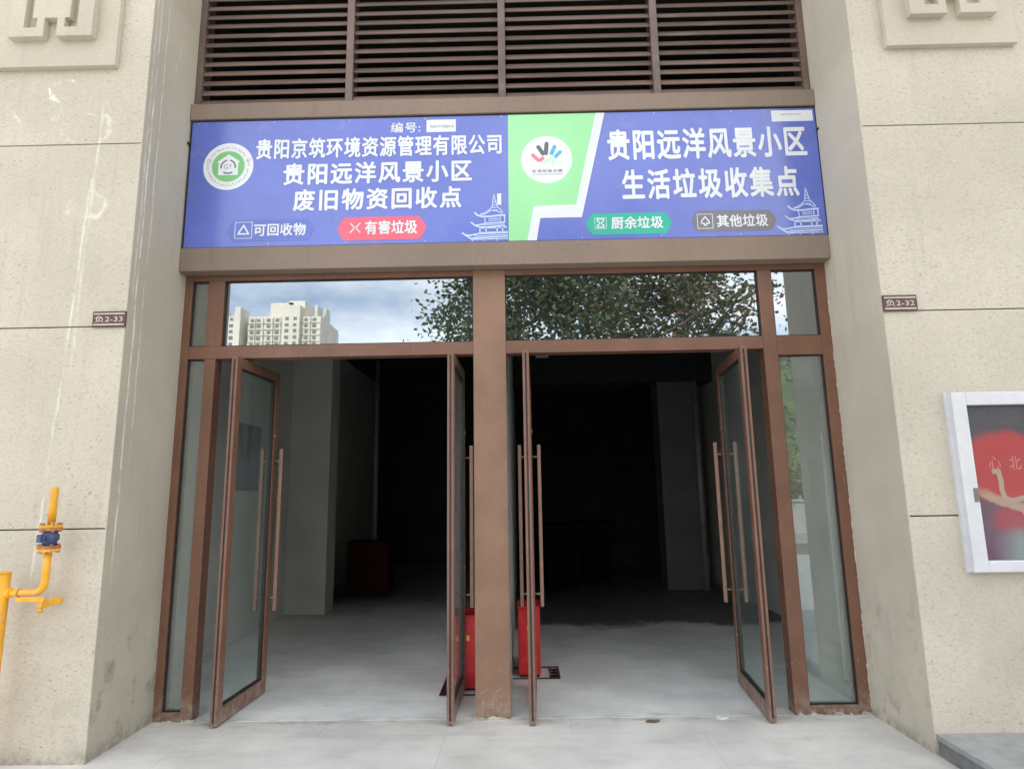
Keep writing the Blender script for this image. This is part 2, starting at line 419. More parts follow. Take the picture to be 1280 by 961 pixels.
pl = MB(); pl.box(XL-.01, XR+.01, 1.3, 1.4, 4.3, 6); pl.box(XL-.01, XR+.01, .2, 1.3, 4.36, 4.4)
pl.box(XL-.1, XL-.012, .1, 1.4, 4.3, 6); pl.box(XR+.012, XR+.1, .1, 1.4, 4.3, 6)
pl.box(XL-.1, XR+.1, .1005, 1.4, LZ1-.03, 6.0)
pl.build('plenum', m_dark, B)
up = MB(); up.box(XL+.001, XR-.001, -.09, .1, LZ1, 14); up.box(-9.5, 9.5, .1005, 14, 6.0, 14); up.build('upper_wall_shadow_block', m_wall, B)  # wall above the louver; unseen block behind added as shadow caster and light seal

# interior shell
for nm, mt, q in (('interior_wall', m_inwall, (-3.0, -2.85, .1005, 9.2, .003, 3.9)),
                  ('wall_pier', m_inwall, (-2.849, -2.33, 3.575, 3.93, .003, 3.75)),
                  ('interior_wall', m_inwall, (3.15, 3.3, .1005, 9.2, .003, 3.9)),
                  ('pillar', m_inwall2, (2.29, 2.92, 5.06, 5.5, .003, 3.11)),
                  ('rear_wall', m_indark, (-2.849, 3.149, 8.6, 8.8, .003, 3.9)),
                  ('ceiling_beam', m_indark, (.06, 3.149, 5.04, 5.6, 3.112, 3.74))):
    MB().box(*q).build(nm, mt, B)
iw = MB(); iw.box(-.178, .052, .07, 8.59, .003, 3.74); 
pt = iw.build('partition_wall', m_inwall, B)
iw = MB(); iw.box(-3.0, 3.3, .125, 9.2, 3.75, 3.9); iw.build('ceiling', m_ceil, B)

# ---- entrance frames (all front faces on Y=0)
ZT0, ZTT, ZTB, ZST, ZSB = 3.126, 3.085, 2.579, 2.485, .055
fr = MB()
D0, D1 = 0.0, .10
def fbox(x0, x1, z0, z1, y0=D0, y1=D1): fr.box(x0, x1, y0, y1, z0, z1, b=.003)
fbox(XL+.001, -2.300, .003, ZT0)                 # outer left jamb (upper part narrows the pane)
fbox(2.372, XR-.001, .003, ZT0)                  # outer right jamb
fbox(-2.170, -2.090, .003, ZST-.001)             # left post, lower
fbox(-2.176, -2.054, ZTB, ZTT)                   # left post, upper
fbox(1.942, 2.044, .003, ZTT)                    # right post
fbox(-2.299, -.1815, ZTT+.0005, ZT0, .001)       # head rails
fbox(.0585, 2.371, ZTT+.0005, ZT0, .001)
fbox(-2.299, -.1815, ZST, ZTB-.0005, .001)       # transom bars
fbox(.0585, 1.9415, ZST, ZTB-.0005, .001)
fbox(2.0445, 2.371, ZST-.05, ZTB-.0005, .001)
fbox(-2.299, -2.1705, .003, ZSB, .001); fbox(2.0445, 2.371, .003, ZSB, .001)   # sills
frame = fr.build('entrance_frame', m_frame, B)
cl = MB(); cl.box(-.181, .058, -.003, .068, .003, ZT0, b=.004)
cl.build('centre_column', m_col, B)
# gaskets + panes
def pane(name, x0, x1, z0, z1, mat, parent, y=.03):
    p = MB(); p.box(x0+.002, x1-.002, y, y+.006, z0+.002, z1-.002); po = p.build(name, mat, parent)
    gk = MB(); t = .008
    gk.box(x0+.0005, x0+t, y-.012, y-.001, z0+.0005, z1-.0005); gk.box(x1-t, x1-.0005, y-.012, y-.001, z0+.0005, z1-.0005)
    gk.box(x0+t, x1-t, y-.012, y-.001, z0+.0005, z0+t); gk.box(x0+t, x1-t, y-.012, y-.001, z1-t, z1-.0005)
    gk.build('gasket', m_rubber, po)
    return po
pane('transom_window', -2.053, -.182, ZTB, ZTT, m_mirror, B)
pane('transom_window', .059, 1.9415, ZTB, ZTT, m_mirror, B)
pane('sidelight_window', -2.299, -2.177, ZTB, ZTT, m_glass_side, B)
pane('sidelight_window', 2.0445, 2.371, ZTB, ZTT, m_mirror, B)
pane('sidelight_window', -2.299, -2.1705, ZSB, ZST, m_glass_side, B)
pane('sidelight_window', 2.0445, 2.371, ZSB, ZST-.05, m_glass_side, B)

# ---- door leaves: local x along the leaf from the hinge edge, local y across
def door(x0, y0, x1, y1, wd=.78, th=.046):
    ang = math.atan2(y1-y0, x1-x0)
    f = MB(); z0, z1 = .012, 2.472; st = .072
    f.box(0, st, -th/2, th/2, z0, z1, b=.004); f.box(wd-st, wd, -th/2, th/2, z0, z1, b=.004)
    f.box(st+.0005, wd-st-.0005, -th/2+.001, th/2-.001, z0+.001, z0+.10); f.box(st+.0005, wd-st-.0005, -th/2+.001, th/2-.001, z1-.075, z1-.001)
    # slot down the hinge edge and pivots
    d = f.build('door', m_door, B)
    d.location = (x0, y0, 0); d.rotation_euler = (0, 0, ang)
    s = MB(); s.box(-.0012, .003, -.006, .006, z0+.02, z1-.02); s.build('edge_slot', m_rubber, d)
    s = MB(); s.box(.03, .14, -.017, .017, .003, .0115); s.build('floor_pivot', m_steel, d)
    p = MB(); p.box(st+.001, wd-st-.001, -.004, .004, z0+.101, z1-.076); po = p.build('glass_pane', m_glass, d)
    gk = MB()
    for sy in (-1, 1):
        ya, yb = sorted((sy*.0045, sy*.016))
        gk.box(st+.0008, st+.009, ya, yb, z0+.1012, z1-.0765); gk.box(wd-st-.009, wd-st-.0008, ya, yb, z0+.1012, z1-.0765)
        gk.box(st+.0095, wd-st-.0095, ya, yb, z0+.1012, z0+.109); gk.box(st+.0095, wd-st-.0095, ya, yb, z1-.084, z1-.0765)
    gk.build('gasket', m_rubber, d)
    for sy in (-1, 1):
        h = MB(); yh = sy*(th/2+.055); xh = wd-st/2
        h.box(xh-.014, xh+.014, yh-.014, yh+.014, .605, 1.852, b=.004)
        for zz in (.70, 1.755):
            ya, yb = sorted((sy*th/2*.99, yh)); h.tube([(xh, ya, zz), (xh, yb, zz)], .009, 10)
        h.build('handle', m_handle, d)
    k = MB(); k.tube([(wd-st/2, -th/2-.008, 1.96), (wd-st/2, th/2+.008, 1.96)], .017, 16); k.build('lock_cylinder', m_steel, d)
    return d
door(-1.880, -.135, -1.853, .573, .72)
door(-.333, -.143, -.322, .592, .74)
door(.200, -.158, .222, .6, .76)
door(1.735, -.158, 1.822, .706, .83)

# dirty unfinished edge between the column cladding and the plastered wall end
gp = MB(); random.seed(3)
zz = .01
while zz < 2.46:
    hh = random.uniform(.05, .16); gp.box(.0525, .0535+random.uniform(.0, .006), .0685, .078+random.uniform(0, .014), zz, min(zz+hh, 2.47)); zz += hh
gp.build('sealant_gap', m_groove, pt)

# crumbly mortar along the foot of the frames and the right jamb
m_mortar = stone_coat('mortar', (.60, .57, .49), fine=.6)
def mortar(name, p0, p1, wd, seed, proud):
    rnd = random.Random(seed); p0 = Vector(p0); p1 = Vector(p1); l = (p1-p0).length; d = (p1-p0)/l
    vert = abs(d.z) > .5; pts = [(p0.x, p0.z), (p1.x, p1.z)]; t = l
    while t > 0:
        h = wd*(rnd.uniform(.1, 1) if rnd.random() < .75 else .06); q = p0+d*t
        pts.append((q.x-h, q.z) if vert else (q.x, q.z+h)); t -= rnd.uniform(.008, .035)
    pts.append((p0.x-wd*.2, p0.z) if vert else (p0.x, p0.z+wd*.2))
    return MB().prism(pts, p0.y-proud, p0.y).build(name, m_mortar, B)
mortar('mortar_bead', (XL+.01, -.0015, -.0015), (-2.06, -.0015, -.0015), .022, 1, .012)
mortar('mortar_bead', (-.19, -.005, -.0015), (.065, -.005, -.0015), .022, 2, .014)
mortar('mortar_bead', (1.94, -.0015, -.0015), (XR-.01, -.0015, -.0015), .024, 3, .014)
mortar('mortar_bead', (XR-.0005, -.0015, .03), (XR-.0005, -.0015, 3.10), .007, 4, .005)

# ------------------------------------------------------------------ lettering
def text_mesh(body, x0, x1, z0, z1, y, th=.002, bold=.0, space=1.0):
    c = bpy.data.curves.new('lettering', 'FONT'); c.body = body; c.space_character = space
    c.resolution_u = 3
    o = bpy.data.objects.new('lettering', c); COL.objects.link(o)
    dg = bpy.context.evaluated_depsgraph_get(); dg.update()
    me = bpy.data.meshes.new_from_object(o.evaluated_get(dg))
    bpy.data.objects.remove(o); bpy.data.curves.remove(c)
    xs = [v.co.x for v in me.vertices]; ys = [v.co.y for v in me.vertices]
    a, b_, c0, d = min(xs), max(xs), min(ys), max(ys)
    bm = bmesh.new(); bm.from_mesh(me); bpy.data.meshes.remove(me)
    for v in bm.verts:
        v.co = Vector((x0+(v.co.x-a)/(b_-a)*(x1-x0), y, z0+(v.co.y-c0)/(d-c0)*(z1-z0)))
    ex, ez = bold*(x1-x0)/(b_-a), bold*(z1-z0)/(d-c0)
    flat = [[v.co.copy() for v in f.verts] for f in bm.faces]
    r = bmesh.ops.extrude_face_region(bm, geom=bm.faces[:])
    for v in [q for q in r['geom'] if isinstance(q, bmesh.types.BMVert)]: v.co.y -= th
    if bold:                                   # heavy weight: layers of the stroke, each a hair further out
        for k in range(8):
            dx, dz = ex*cos(pi*k/4), ez*sin(pi*k/4)
            for f in flat:
                bm.faces.new([bm.verts.new((p.x+dx, y-th-.00006*(k+1), p.z+dz)) for p in f])
    mb = MB(); mb.bm.free(); mb.bm = bm
    return mb

def vinyl(name, c, rough=.4, spec=.5):
    b = NB(name)
    col = b.mix(b.ramp(b.noise(2.2, 5), .35, .7), tuple(v*.93 for v in c), tuple(min(1, v*1.05) for v in c))
    col = b.mix(b.math('MULTIPLY', b.ramp(b.noise(7, 7, .7), .52, .8), .12), col, (.55, .53, .50))
    b.bump(b.noise(2.6, 2), .12, .02)
    b.base(col, rough, spec); return b.m
m_blue = vinyl('blue_vinyl', (.11, .155, .55), .2, .9)
m_blue2 = vinyl('dark_blue_vinyl', (.12, .17, .55), .30, .6)
m_green = vinyl('green_vinyl', (.33, .76, .36), .22, .6)
m_white = vinyl('white_vinyl', (.76, .79, .82), .4)
m_pink = vinyl('red_vinyl', (.80, .13, .20), .36)
m_teal = vinyl('teal_vinyl', (.03, .45, .32), .36)
m_grey = vinyl('grey_vinyl', (.20, .19, .22), .36)
m_lblue = vinyl('pale_blue_line', (.55, .66, .90), .4)
m_logog = vinyl('logo_green', (.20, .52, .19), .4)
m_ink = vinyl('grey_ink', (.35, .38, .42), .5)
m_ink2 = vinyl('dark_grey_ink', (.13, .14, .15), .5)
m_cyan = vinyl('cyan_ink', (.10, .45, .68), .5)
m_rose = vinyl('rose_ink', (.85, .22, .30), .5)
m_pgreen = vinyl('pale_green_ink', (.55, .78, .55), .5)

SY = -.100                                   # printed face of the sign
S = empty('sign_board', (0, 0, 0), label='long blue and green printed sign board with white Chinese lettering above the entrance', cat='sign')
sx0, sx1, sz0, sz1 = -2.338, 2.442, 3.3105, 4.336
mb = MB(); mb.box(sx0, sx1, SY, -.004, sz0, sz1, b=.003); mb.build('panel', m_blue, S)
mb = MB(); mb.box(sx0-.006, sx0-.0005, SY-.004, -.01, sz0, sz1+.006); mb.box(sx1+.0005, sx1+.004, SY-.004, -.01, sz0, sz1+.006); mb.box(sx0, sx1, SY-.003, -.01, sz1+.001, sz1+.008)
mb.build('edge_trim', m_rubber, S)
Y1 = SY-.0004
mb = MB(); mb.prism([(.094, sz0+.002), (.102, sz1-.002), (.775, sz1-.002), (.601, 3.589), (.284, 3.581), (.232, sz0+.002)], Y1-.001, Y1); mb.build('green_field', m_green, S)
mb = MB(); mb.prism([(.775, sz1-.002), (.601, 3.589), (.641, 3.487), (.843, sz1-.002)], Y1-.0016, Y1)
mb.prism([(.601, 3.589), (.284, 3.581), (.332, 3.487), (.641, 3.487)], Y1-.0016, Y1)
mb.prism([(.284, 3.581), (.232, sz0+.002), (.301, sz0+.002), (.332, 3.487)], Y1-.0016, Y1)
mb.build('white_band', m_white, S)
def line(body, x0, x1, z0, z1, bold=.018, space=1.0, mat=None, y=None, name='lettering', parent=None, th=.0016):
    return text_mesh(body, x0, x1, z0, z1, Y1 if y is None else y, th, bold, space).build(name, mat or m_white, parent or S)
line('编号:', -.797, -.572, 4.207, 4.29, .014, 1.1)
line('贵阳京筑环境资源管理有限公司', -1.826, .047, 4.015, 4.176, .026, 1.09)
line('贵阳远洋风景小区', -1.606, -.182, 3.799, 3.968, .030, 1.15)
line('废旧物资回收点', -1.522, -.262, 3.588, 3.753, .030, 1.17)
line('贵阳远洋风景小区', .858, 2.350, 3.942, 4.183, .029, 1.11)
line('生活垃圾收集点', .955, 2.262, 3.622, 3.853, .029, 1.16)
def pill(x0, x1, z0, z1, mat, txt, tx0, tx1, tz0, tz1, ix0, ix1, icon):
    c = (z1-z0)/2; zc = (z0+z1)/2; n = 5
    pts = [(x0, zc), (x0+.03, z0+.025), (x0+.055, z0), (x1-.055, z0), (x1-.03, z0+.025), (x1, zc), (x1-.03, z1-.025), (x1-.055, z1), (x0+.055, z1), (x0+.03, z1-.025)]
    p = MB().prism(pts, Y1-.001, Y1).build('category_tag', mat, S)
    line(txt, tx0, tx1, tz0, tz1, .026, 1.05, y=Y1-.0012, parent=p)
    ic = MB(); xm = (ix0+ix1)/2; zm = (tz0+tz1)/2; s = (ix1-ix0)/2; ya, yb = Y1-.0024, Y1-.0011
    fw = .006
    sq = [(xm-s, zm-s), (xm+s, zm-s), (xm+s, zm+s), (xm-s, zm+s), (xm-s, zm-s)]
    if icon == 'recycle':
        ic.stroke(sq, fw*.7, ya, yb)
        t = [(xm-s*.62, zm-s*.45), (xm, zm+s*.62), (xm+s*.62, zm-s*.45), (xm-s*.62, zm-s*.45)]; ic.stroke(t, .011, ya, yb)
    elif icon == 'cross':
        for k in (-1, 1):
            ic.stroke([(xm-s, zm+k*s), (xm-s*.3, zm+k*s*.22), (xm+s*.3, zm-k*s*.22), (xm+s, zm-k*s)], .008, ya, yb)
    elif icon == 'hourglass':
        ic.stroke(sq, fw*.5, ya, yb)
        for k in (-1, 1):
            ic.stroke([(xm-s*.6, zm+k*s*.75), (xm+s*.6, zm+k*s*.75), (xm+s*.5, zm+k*s*.35), (xm, zm), (xm-s*.5, zm+k*s*.35), (xm-s*.6, zm+k*s*.75)], .009, ya, yb)
    else:
        ic.stroke(sq, fw*.7, ya, yb)
        ic.stroke([(xm-s*.55, zm-s*.3), (xm-s*.45, zm+s*.05), (xm, zm+s*.65), (xm+s*.45, zm+s*.05), (xm+s*.55, zm-s*.3), (xm+s*.15, zm-s*.3), (xm+s*.1, zm-s*.62)], .009, ya, yb)
        ic.stroke([(xm-s*.55, zm-s*.3), (xm-s*.15, zm-s*.3), (xm-s*.1, zm-s*.62)], .009, ya, yb)
    ic.build('icon', m_white, p)
pill(-2.014, -1.36, 3.352, 3.523, m_blue2, '可回收物', -1.81, -1.424, 3.393, 3.487, -1.954, -1.827, 'recycle')
pill(-1.185, -.52, 3.343, 3.525, m_pink, '有害垃圾', -.976, -.589, 3.388, 3.493, -1.089, -1.014, 'cross')
pill(.667, 1.308, 3.345, 3.512, m_teal, '厨余垃圾', .858, 1.239, 3.389, 3.482, .735, .82, 'hourglass')
pill(1.446, 2.08, 3.353, 3.515, m_grey, '其他垃圾', 1.639, 2.012, 3.386, 3.48, 1.495, 1.607, 'arrow')
# stickers
for x0, x1, z0, z1 in ((-.524, -.299, 4.206, 4.308), (2.112, 2.424, 4.226, 4.317)):
    st = MB().box(x0, x1, Y1-.001, Y1, z0, z1).build('number_sticker', m_white, S)
    dm = MB(); random.seed(int(x0*100)); xx = x0+.03 if x0 < 0 else x0+.07; xe = x1-.015 if x0 < 0 else x1-.09
    hz = .014 if x0 < 0 else .006; zc = (z0+z1)/2-(.006 if x0 < 0 else -.012)
    while xx < xe:
        wv = random.uniform(.006, .012); dm.box(xx, xx+wv, Y1-.0016, Y1-.0011, zc-hz*random.uniform(.5, 1), zc+hz*random.uniform(.5, 1)); xx += wv+.005
    dm.build('faint_print', m_ink, st)
m_screw = simple('screw_steel', (.45, .45, .46), .35, .1, 10, metal=.7)
for k in range(9):
    for zz in (sz0+.018, sz1-.016):
        xq = sx0+.05+k*(sx1-sx0-.1)/8
        MB().tube([(xq, SY-.0022, zz), (xq, SY-.0002, zz)], .0055, 10).build('screw', m_screw, S)
for xq in (sx0-.007, sx1+.005): MB().box(xq-.006, xq+.006, SY-.03, -.02, 4.14, 4.155).build('bracket', m_rubber, S)
# round emblem on the left: house with circling arrows
lx, lz, lr = -2.037, 3.960, .192
e1 = MB().disc(lx, lz, lr, lr, Y1-.0008, Y1).build('recycling_emblem', m_white, S)
MB().disc(lx, lz, lr*.655, lr*.655, Y1-.0014, Y1-.0009).build('green_disc', m_logog, e1)
hx = lr*.39
MB().prism([(lx-hx, lz-hx*.95), (lx+hx, lz-hx*.95), (lx+hx, lz+hx*.42), (lx+hx*1.18, lz+hx*.50), (lx, lz+hx*1.32), (lx-hx*1.18, lz+hx*.50), (lx-hx, lz+hx*.42)], Y1-.0020, Y1-.0015).build('house_shape', m_white, e1)
for a0, a1 in ((105, 190), (-10, 75), (235, 305)):
    ar = MB()
    pts = [(lx+hx*.72*cos(R(a)), lz-hx*.05+hx*.72*sin(R(a))) for a in [a0+(a1-a0)*k/8 for k in range(9)]]
    ar.stroke(pts, .011, Y1-.0026, Y1-.0021); ar.build('arrow', m_ink2, e1)
text_mesh('GY', lx-hx*.42, lx+hx*.42, lz-hx*.28, lz+hx*.24, Y1-.0021, .0005, .01).build('emblem_letters', m_ink, e1)
rg = MB(); random.seed(5)
for k in range(40):
    a = 2*pi*k/40
    if min(abs(a-pi*.86), abs(a-pi*.14)) < .12: continue
    for q in range(4):
        rr = lr*(.80+random.uniform(-.045, .045)); t = a+random.uniform(-.05, .05)
        cxx, czz = lx+rr*cos(t), lz+rr*sin(t); an = random.choice((0, pi/2))+a
        rg.stroke([(cxx-.005*cos(an), czz-.005*sin(an)), (cxx+.005*cos(an), czz+.005*sin(an))], .0026, Y1-.0014, Y1-.0009)
for sgn in (-1, 1):
    for q in (.74, .84):
        cxx, czz = lx+sgn*lr*q, lz+lr*.26
        rg.stroke([(cxx-.004, czz-.014), (cxx+.006, czz+.014)], .005, Y1-.0014, Y1-.0009)
rg.build('ring_print', m_ink, e1)
# hand emblem on the green field
hx0, hz0, hr = .391, 3.957, .193
e2 = MB().disc(hx0, hz0, hr, hr, Y1-.0018, Y1-.0002).build('sorting_emblem', m_white, S)
ya, yb = Y1-.0026, Y1-.0019
def finger(mb, x0, z0, x1, z1, w0):
    d = Vector((x1-x0, z1-z0)); l = d.length; d.normalize(); n = Vector((-d.y, d.x)); pts = []
    for k in range(9):
        a = -pi/2+pi*k/8; q = Vector((x1, z1)) + n*(w0/2*-sin(a)) * -1 + d*(w0/2*cos(a)); pts.append((q.x, q.y))
    pts = [(x0-n.x*w0*.5, z0-n.y*w0*.5)] + pts + [(x0+n.x*w0*.5, z0+n.y*w0*.5)]
    mb.prism(pts, ya, yb)
u = .193/305
def E2(a, b): return (hx0+(a-512)*u, hz0-(b-578)*u)
for mat, segs in ((m_ink2, [((480, 520), (415, 415), 34), ((500, 520), (515, 375), 34)]),
                  (m_cyan, [((565, 520), (610, 415), 32), ((610, 555), (675, 485), 30)]),
                  (m_rose, [((425, 600), (348, 520), 32), ((425, 600), (465, 560), 30)]),
                  (m_pgreen, [((470, 640), (500, 590), 20), ((585, 640), (600, 590), 20), ((500, 600), (560, 565), 22)])):
    f = MB()
    for k, (p, q, wv) in enumerate(segs):
        ya, yb = Y1-.0026-.0002*k, Y1-.0019
        finger(f, *E2(*p), *E2(*q), wv*u*1.45)
    f.build('hand_shape', mat, e2)
text_mesh('生活垃圾分类', E2(335, 0)[0], E2(695, 0)[0], E2(0, 745)[1], E2(0, 705)[1], Y1-.0019, .0006, .012, 1.25).build('emblem_lettering', m_ink2, e2)
dm = MB(); xx = E2(335, 0)[0]
while xx < E2(690, 0)[0]:
    wv = random.uniform(.004, .008); dm.box(xx, xx+wv, Y1-.0024, Y1-.0019, E2(0, 775)[1], E2(0, 763)[1]); xx += wv+.003
dm.build('faint_print', m_ink, e2)
# pagoda line drawings (pixel grid of the print -> metres)
def pagoda(x_of, z_of, clip):
    f = MB(); wd = .007
    P = [([(650, 155), (640, 250), (632, 340)], 1), ([(650, 155), (668, 250), (688, 335)], 1), ([(640, 270), (672, 275)], .8), ([(636, 310), (680, 312)], .8),
         ([(645, 200), (662, 230)], .8), ([(630, 345), (690, 345)], 1),
         ([(628, 345), (590, 385), (545, 420), (500, 432)], 1.1), ([(690, 340), (720, 370), (748, 415)], 1.1), ([(640, 380), (690, 380), (700, 410)], .8),
         ([(432, 410), (460, 445), (510, 465), (600, 468), (700, 455), (775, 452)], 2.0), ([(500, 440), (560, 430), (620, 385), (690, 400), (740, 430)], .9),
         ([(545, 480), (550, 550)], 1), ([(590, 500), (700, 490)], .9), ([(590, 525), (700, 515)], .9), ([(720, 470), (720, 545)], 1), ([(770, 460), (770, 548)], 1.4),
         ([(390, 540), (430, 580), (470, 580), (560, 558), (700, 550), (770, 548)], 1.6), ([(430, 582), (480, 605), (600, 605), (770, 590)], 1.5), ([(520, 580), (760, 572)], .8),
         ([(488, 615), (490, 690)], 1.6), ([(560, 620), (560, 690)], 1.6), ([(684, 615), (684, 690)], 1.6), ([(745, 612), (745, 690)], 1.6), ([(490, 622), (790, 612)], 1.6), ([(490, 685), (800, 680)], 1.8),
         ([(290, 680), (330, 712), (380, 715), (470, 695), (800, 685)], 1.8), ([(330, 715), (385, 755), (470, 750), (800, 735)], 1.6), ([(430, 728), (800, 712)], .9), ([(390, 770), (800, 765)], 1.2),
         ([(400, 755), (405, 790)], 1.2), ([(540, 755), (540, 790)], 1), ([(680, 755), (680, 790)], 1)]
    for pts, k in P:
        q = [(min(x_of(a), clip), z_of(b)) for a, b in pts]
        f.stroke(q, wd*k*.95, Y1-.0008, Y1)
    f.build('pagoda_drawing', m_lblue, S)
kx = (2.39-2.06)/(780-290)
pagoda(lambda a: 2.395+(a-780)*.00064, lambda b: 3.315+(790-b)*.00059, 2.436)
pagoda(lambda a: -.105+(a-575)*.00062, lambda b: 3.315+(885-b)*.00056, .088) if False else None
pagoda(lambda a: .085+(a-800)*.00066, lambda b: 3.318+(790-b)*.00059, .090)
MB().box(.012, .042, Y1-.001, Y1, 3.60, 3.69).build('white_mark', m_white, S)

# ------------------------------------------------------------------ number plates
m_plate = simple('brown_plate', (.085, .045, .04), .35, .1, 20)
m_gold = simple('pale_gold', (.62, .50, .42), .4, .1, 20)
for x0, z0, txt, lab in ((-2.561, 2.558, '负2-33', 'small brown plate numbered 33 on the wall left of the entrance'), (2.445, 2.561, '负2-32', 'small brown plate numbered 32 on the wall right of the entrance')):
    p = empty('number_plate', (x0, YF, z0), label=lab, cat='number plate', group='door number plates beside the entrance')
    MB().box(0, .212, -.014, -.0005, 0, .104, b=.002).build('plate', m_plate, p)
    t = MB(); t.box(.008, .204, -.0155, -.0142, .083, .091); t.box(.008, .204, -.0155, -.0142, .012, .020); t.build('gold_line', m_gold, p)
    text_mesh(txt, .016, .194, .031, .074, -.0142, .0012, .006, 1.0).build('lettering', m_gold, p)

# ------------------------------------------------------------------ notice board
m_alu = simple('white_aluminium', (.64, .65, .685), .38, .05, 8, metal=.15)
def poster_mat():
    b = NB('poster_print'); x, y, z = b.xyz()
    wob = b.math('MULTIPLY', b.math('SUBTRACT', b.noise(5, 3), .5), .12)
    xx = b.math('ADD', x, wob); zz = b.math('ADD', z, wob)
    def ell(cx, cz, rx, rz, a, c):
        dx = b.math('DIVIDE', b.math('SUBTRACT', xx, cx), rx); dz = b.math('DIVIDE', b.math('SUBTRACT', zz, cz), rz)
        d = b.math('SQRT', b.math('ADD', b.math('MULTIPLY', dx, dx), b.math('MULTIPLY', dz, dz)))
        return b.ramp(d, c, a)
    c = b.mix(b.ramp(z, .05, .8), (.15, .055, .11), (.075, .06, .08))
    c = b.mix(ell(.40, .12, .25, .2, .3, 1.1), c, (.25, .29, .28))
    c = b.mix(b.math('MULTIPLY', ell(.30, .30, .16, .10, .4, 1.1), .8), c, (.42, .03, .05))
    c = b.mix(b.math('MULTIPLY', ell(.30, .60, .27, .22, .82, 1.12), .95), c, (.50, .035, .045))
    ring = b.math('MULTIPLY', ell(.42, .62, .34, .30, .98, 1.05), b.math('SUBTRACT', 1.0, ell(.42, .64, .34, .28, .86, .97)))
    c = b.mix(b.math('MULTIPLY', b.math('MULTIPLY', ring, b.ramp(z, .52, .42)), .7), c, (.50, .40, .30))
    ring2 = b.math('MULTIPLY', ell(.43, .30, .085, .085, .92, 1.05), b.math('SUBTRACT', 1.0, ell(.43, .30, .085, .085, .5, .68)))
    c = b.mix(b.math('MULTIPLY', ring2, .8), c, (.55, .52, .48))
    b.base(c, .35, .5); return b.m
NBD = empty('notice_board', (2.755, YF, .985), label='white aluminium framed notice board with a dark red poster on the right wall', cat='notice board')
BW, BH = 1.25, 1.05
f = MB(); d = .06
f.box(0, .085, -d, -.0005, 0, BH, b=.006); f.box(BW-.085, BW, -d, -.0005, 0, BH, b=.006)
f.box(.0855, BW-.0855, -d+.001, -.0005, 0, .065, b=.006); f.box(.0855, BW-.0855, -d+.001, -.0005, BH-.08, BH, b=.006)
f.box(-.012, .0, -.02, -.0005, -.004, BH+.004)
f.build('frame', m_alu, NBD)
ps = MB().box(.086, BW-.086, -.02, -.012, .066, BH-.081).build('poster', poster_mat(), NBD)
ps.location = (0, 0, 0)
m_fadedp = vinyl('faded_pink_print', (.62, .20, .20), .5); m_beige = vinyl('beige_print', (.42, .33, .24), .5)
text_mesh('心', .195, .265, .585, .665, -.0202, .0008, .008).build('faded_lettering', m_fadedp, ps)
text_mesh('北', .315, .385, .585, .665, -.0202, .0008, .01).build('faded_lettering', m_fadedp, ps)
bb = MB().stroke([(.215, .575), (.245, .575), (.252, .52), (.25, .47), (.262, .42), (.30, .40), (.36, .415), (.45, .43)], .030, -.0208, -.0202).build('printed_ribbon', m_beige, ps)
MB().box(.0865, BW-.0865, -.045, -.041, .0665, BH-.0815).build('glass_pane', m_board, NBD)
MB().box(.055, .078, -.066, -.0602, .40, .48).build('lock_plate', m_steel, NBD)

# ------------------------------------------------------------------ gas pipe
m_yellow = simple('yellow_gas_paint', (.82, .40, .02), .48, .16, 9, dust=.28, bump=.25, bscale=45)
m_rust = simple('rusty_flange', (.40, .17, .05), .6, .35, 25)
m_vblue = simple('valve_blue', (.045, .065, .16), .5, .25, 30, dust=.2)
G = empty('gas_pipe', (-2.83, -.79, 0), label='yellow gas pipe with a blue flanged valve on the left wall', cat='pipe')
gx = -2.83
o = MB(); o.tube([(0, 0, -.02), (0, 0, 1.072)], .037, 24); o.tube([(0, 0, 1.072), (0, 0, 1.078)], .039, 24); o.build('riser', m_yellow, G)
vx = .245
pts = [(.02, 0, .962), (.1, 0, .962), (.17, 0, .962)]
for k in range(1, 9):
    a = R(90*k/8); pts.append((.185+.06*sin(a), 0, .962+.06*(1-cos(a))))
pts += [(vx, 0, 1.1), (vx, 0, 1.19)]
o = MB(); o.tube(pts, .0195, 20); o.tube([(.02, 0, .962), (.055, 0, .962)], .026, 18); o.build('branch_pipe', m_yellow, G)
MB().tube([(.10, 0, .962), (.107, 0, .962)], .023, 18).build('weld_ring', m_rust, G)
MB().tube([(vx, 0, 1.352), (vx, 0, 1.555)], .0205, 20).build('upper_pipe', m_yellow, G)
for z0, z2, zb in ((1.19, 1.2065, 1.182), (1.324, 1.3075, 1.30)):
    fo = MB().tube([(vx, 0, z0), (vx, 0, z0+.016)], .056, 24, smooth=False).build('flange', m_yellow, G)
    MB().tube([(vx, 0, z2), (vx, 0, z2+.016)], .058, 24, smooth=False).build('flange_ring', m_rust, fo)
    for k in range(6):
        a = R(60*k+20); MB().tube([(vx+.048*cos(a), .048*sin(a), zb), (vx+.048*cos(a), .048*sin(a), zb+.05)], .0085, 6, smooth=False).build('bolt', m_rust, fo)
v = MB(); v.tube([(vx, 0, 1.2235), (vx, 0, 1.24), (vx, 0, 1.255), (vx, 0, 1.28), (vx, 0, 1.295), (vx, 0, 1.307)], [.042, .036, .047, .047, .036, .042], 20)
v.tube([(vx, -.03, 1.267), (vx, -.075, 1.267)], .018, 12); v.box(vx-.012, vx+.012, -.085, -.07, 1.245, 1.289)
v.build('valve', m_vblue, G)
b_ = MB(); b_.box(.10, .26, -.012, .012, .920, .926); b_.box(.10, .26, -.018, -.0125, .914, .940); b_.box(.222, .25, -.012, .145, .878, .913, b=.003)
b_.tube([(.236, 0, .852), (.236, 0, .877)], .013, 10); b_.build('bracket', m_yellow, G)

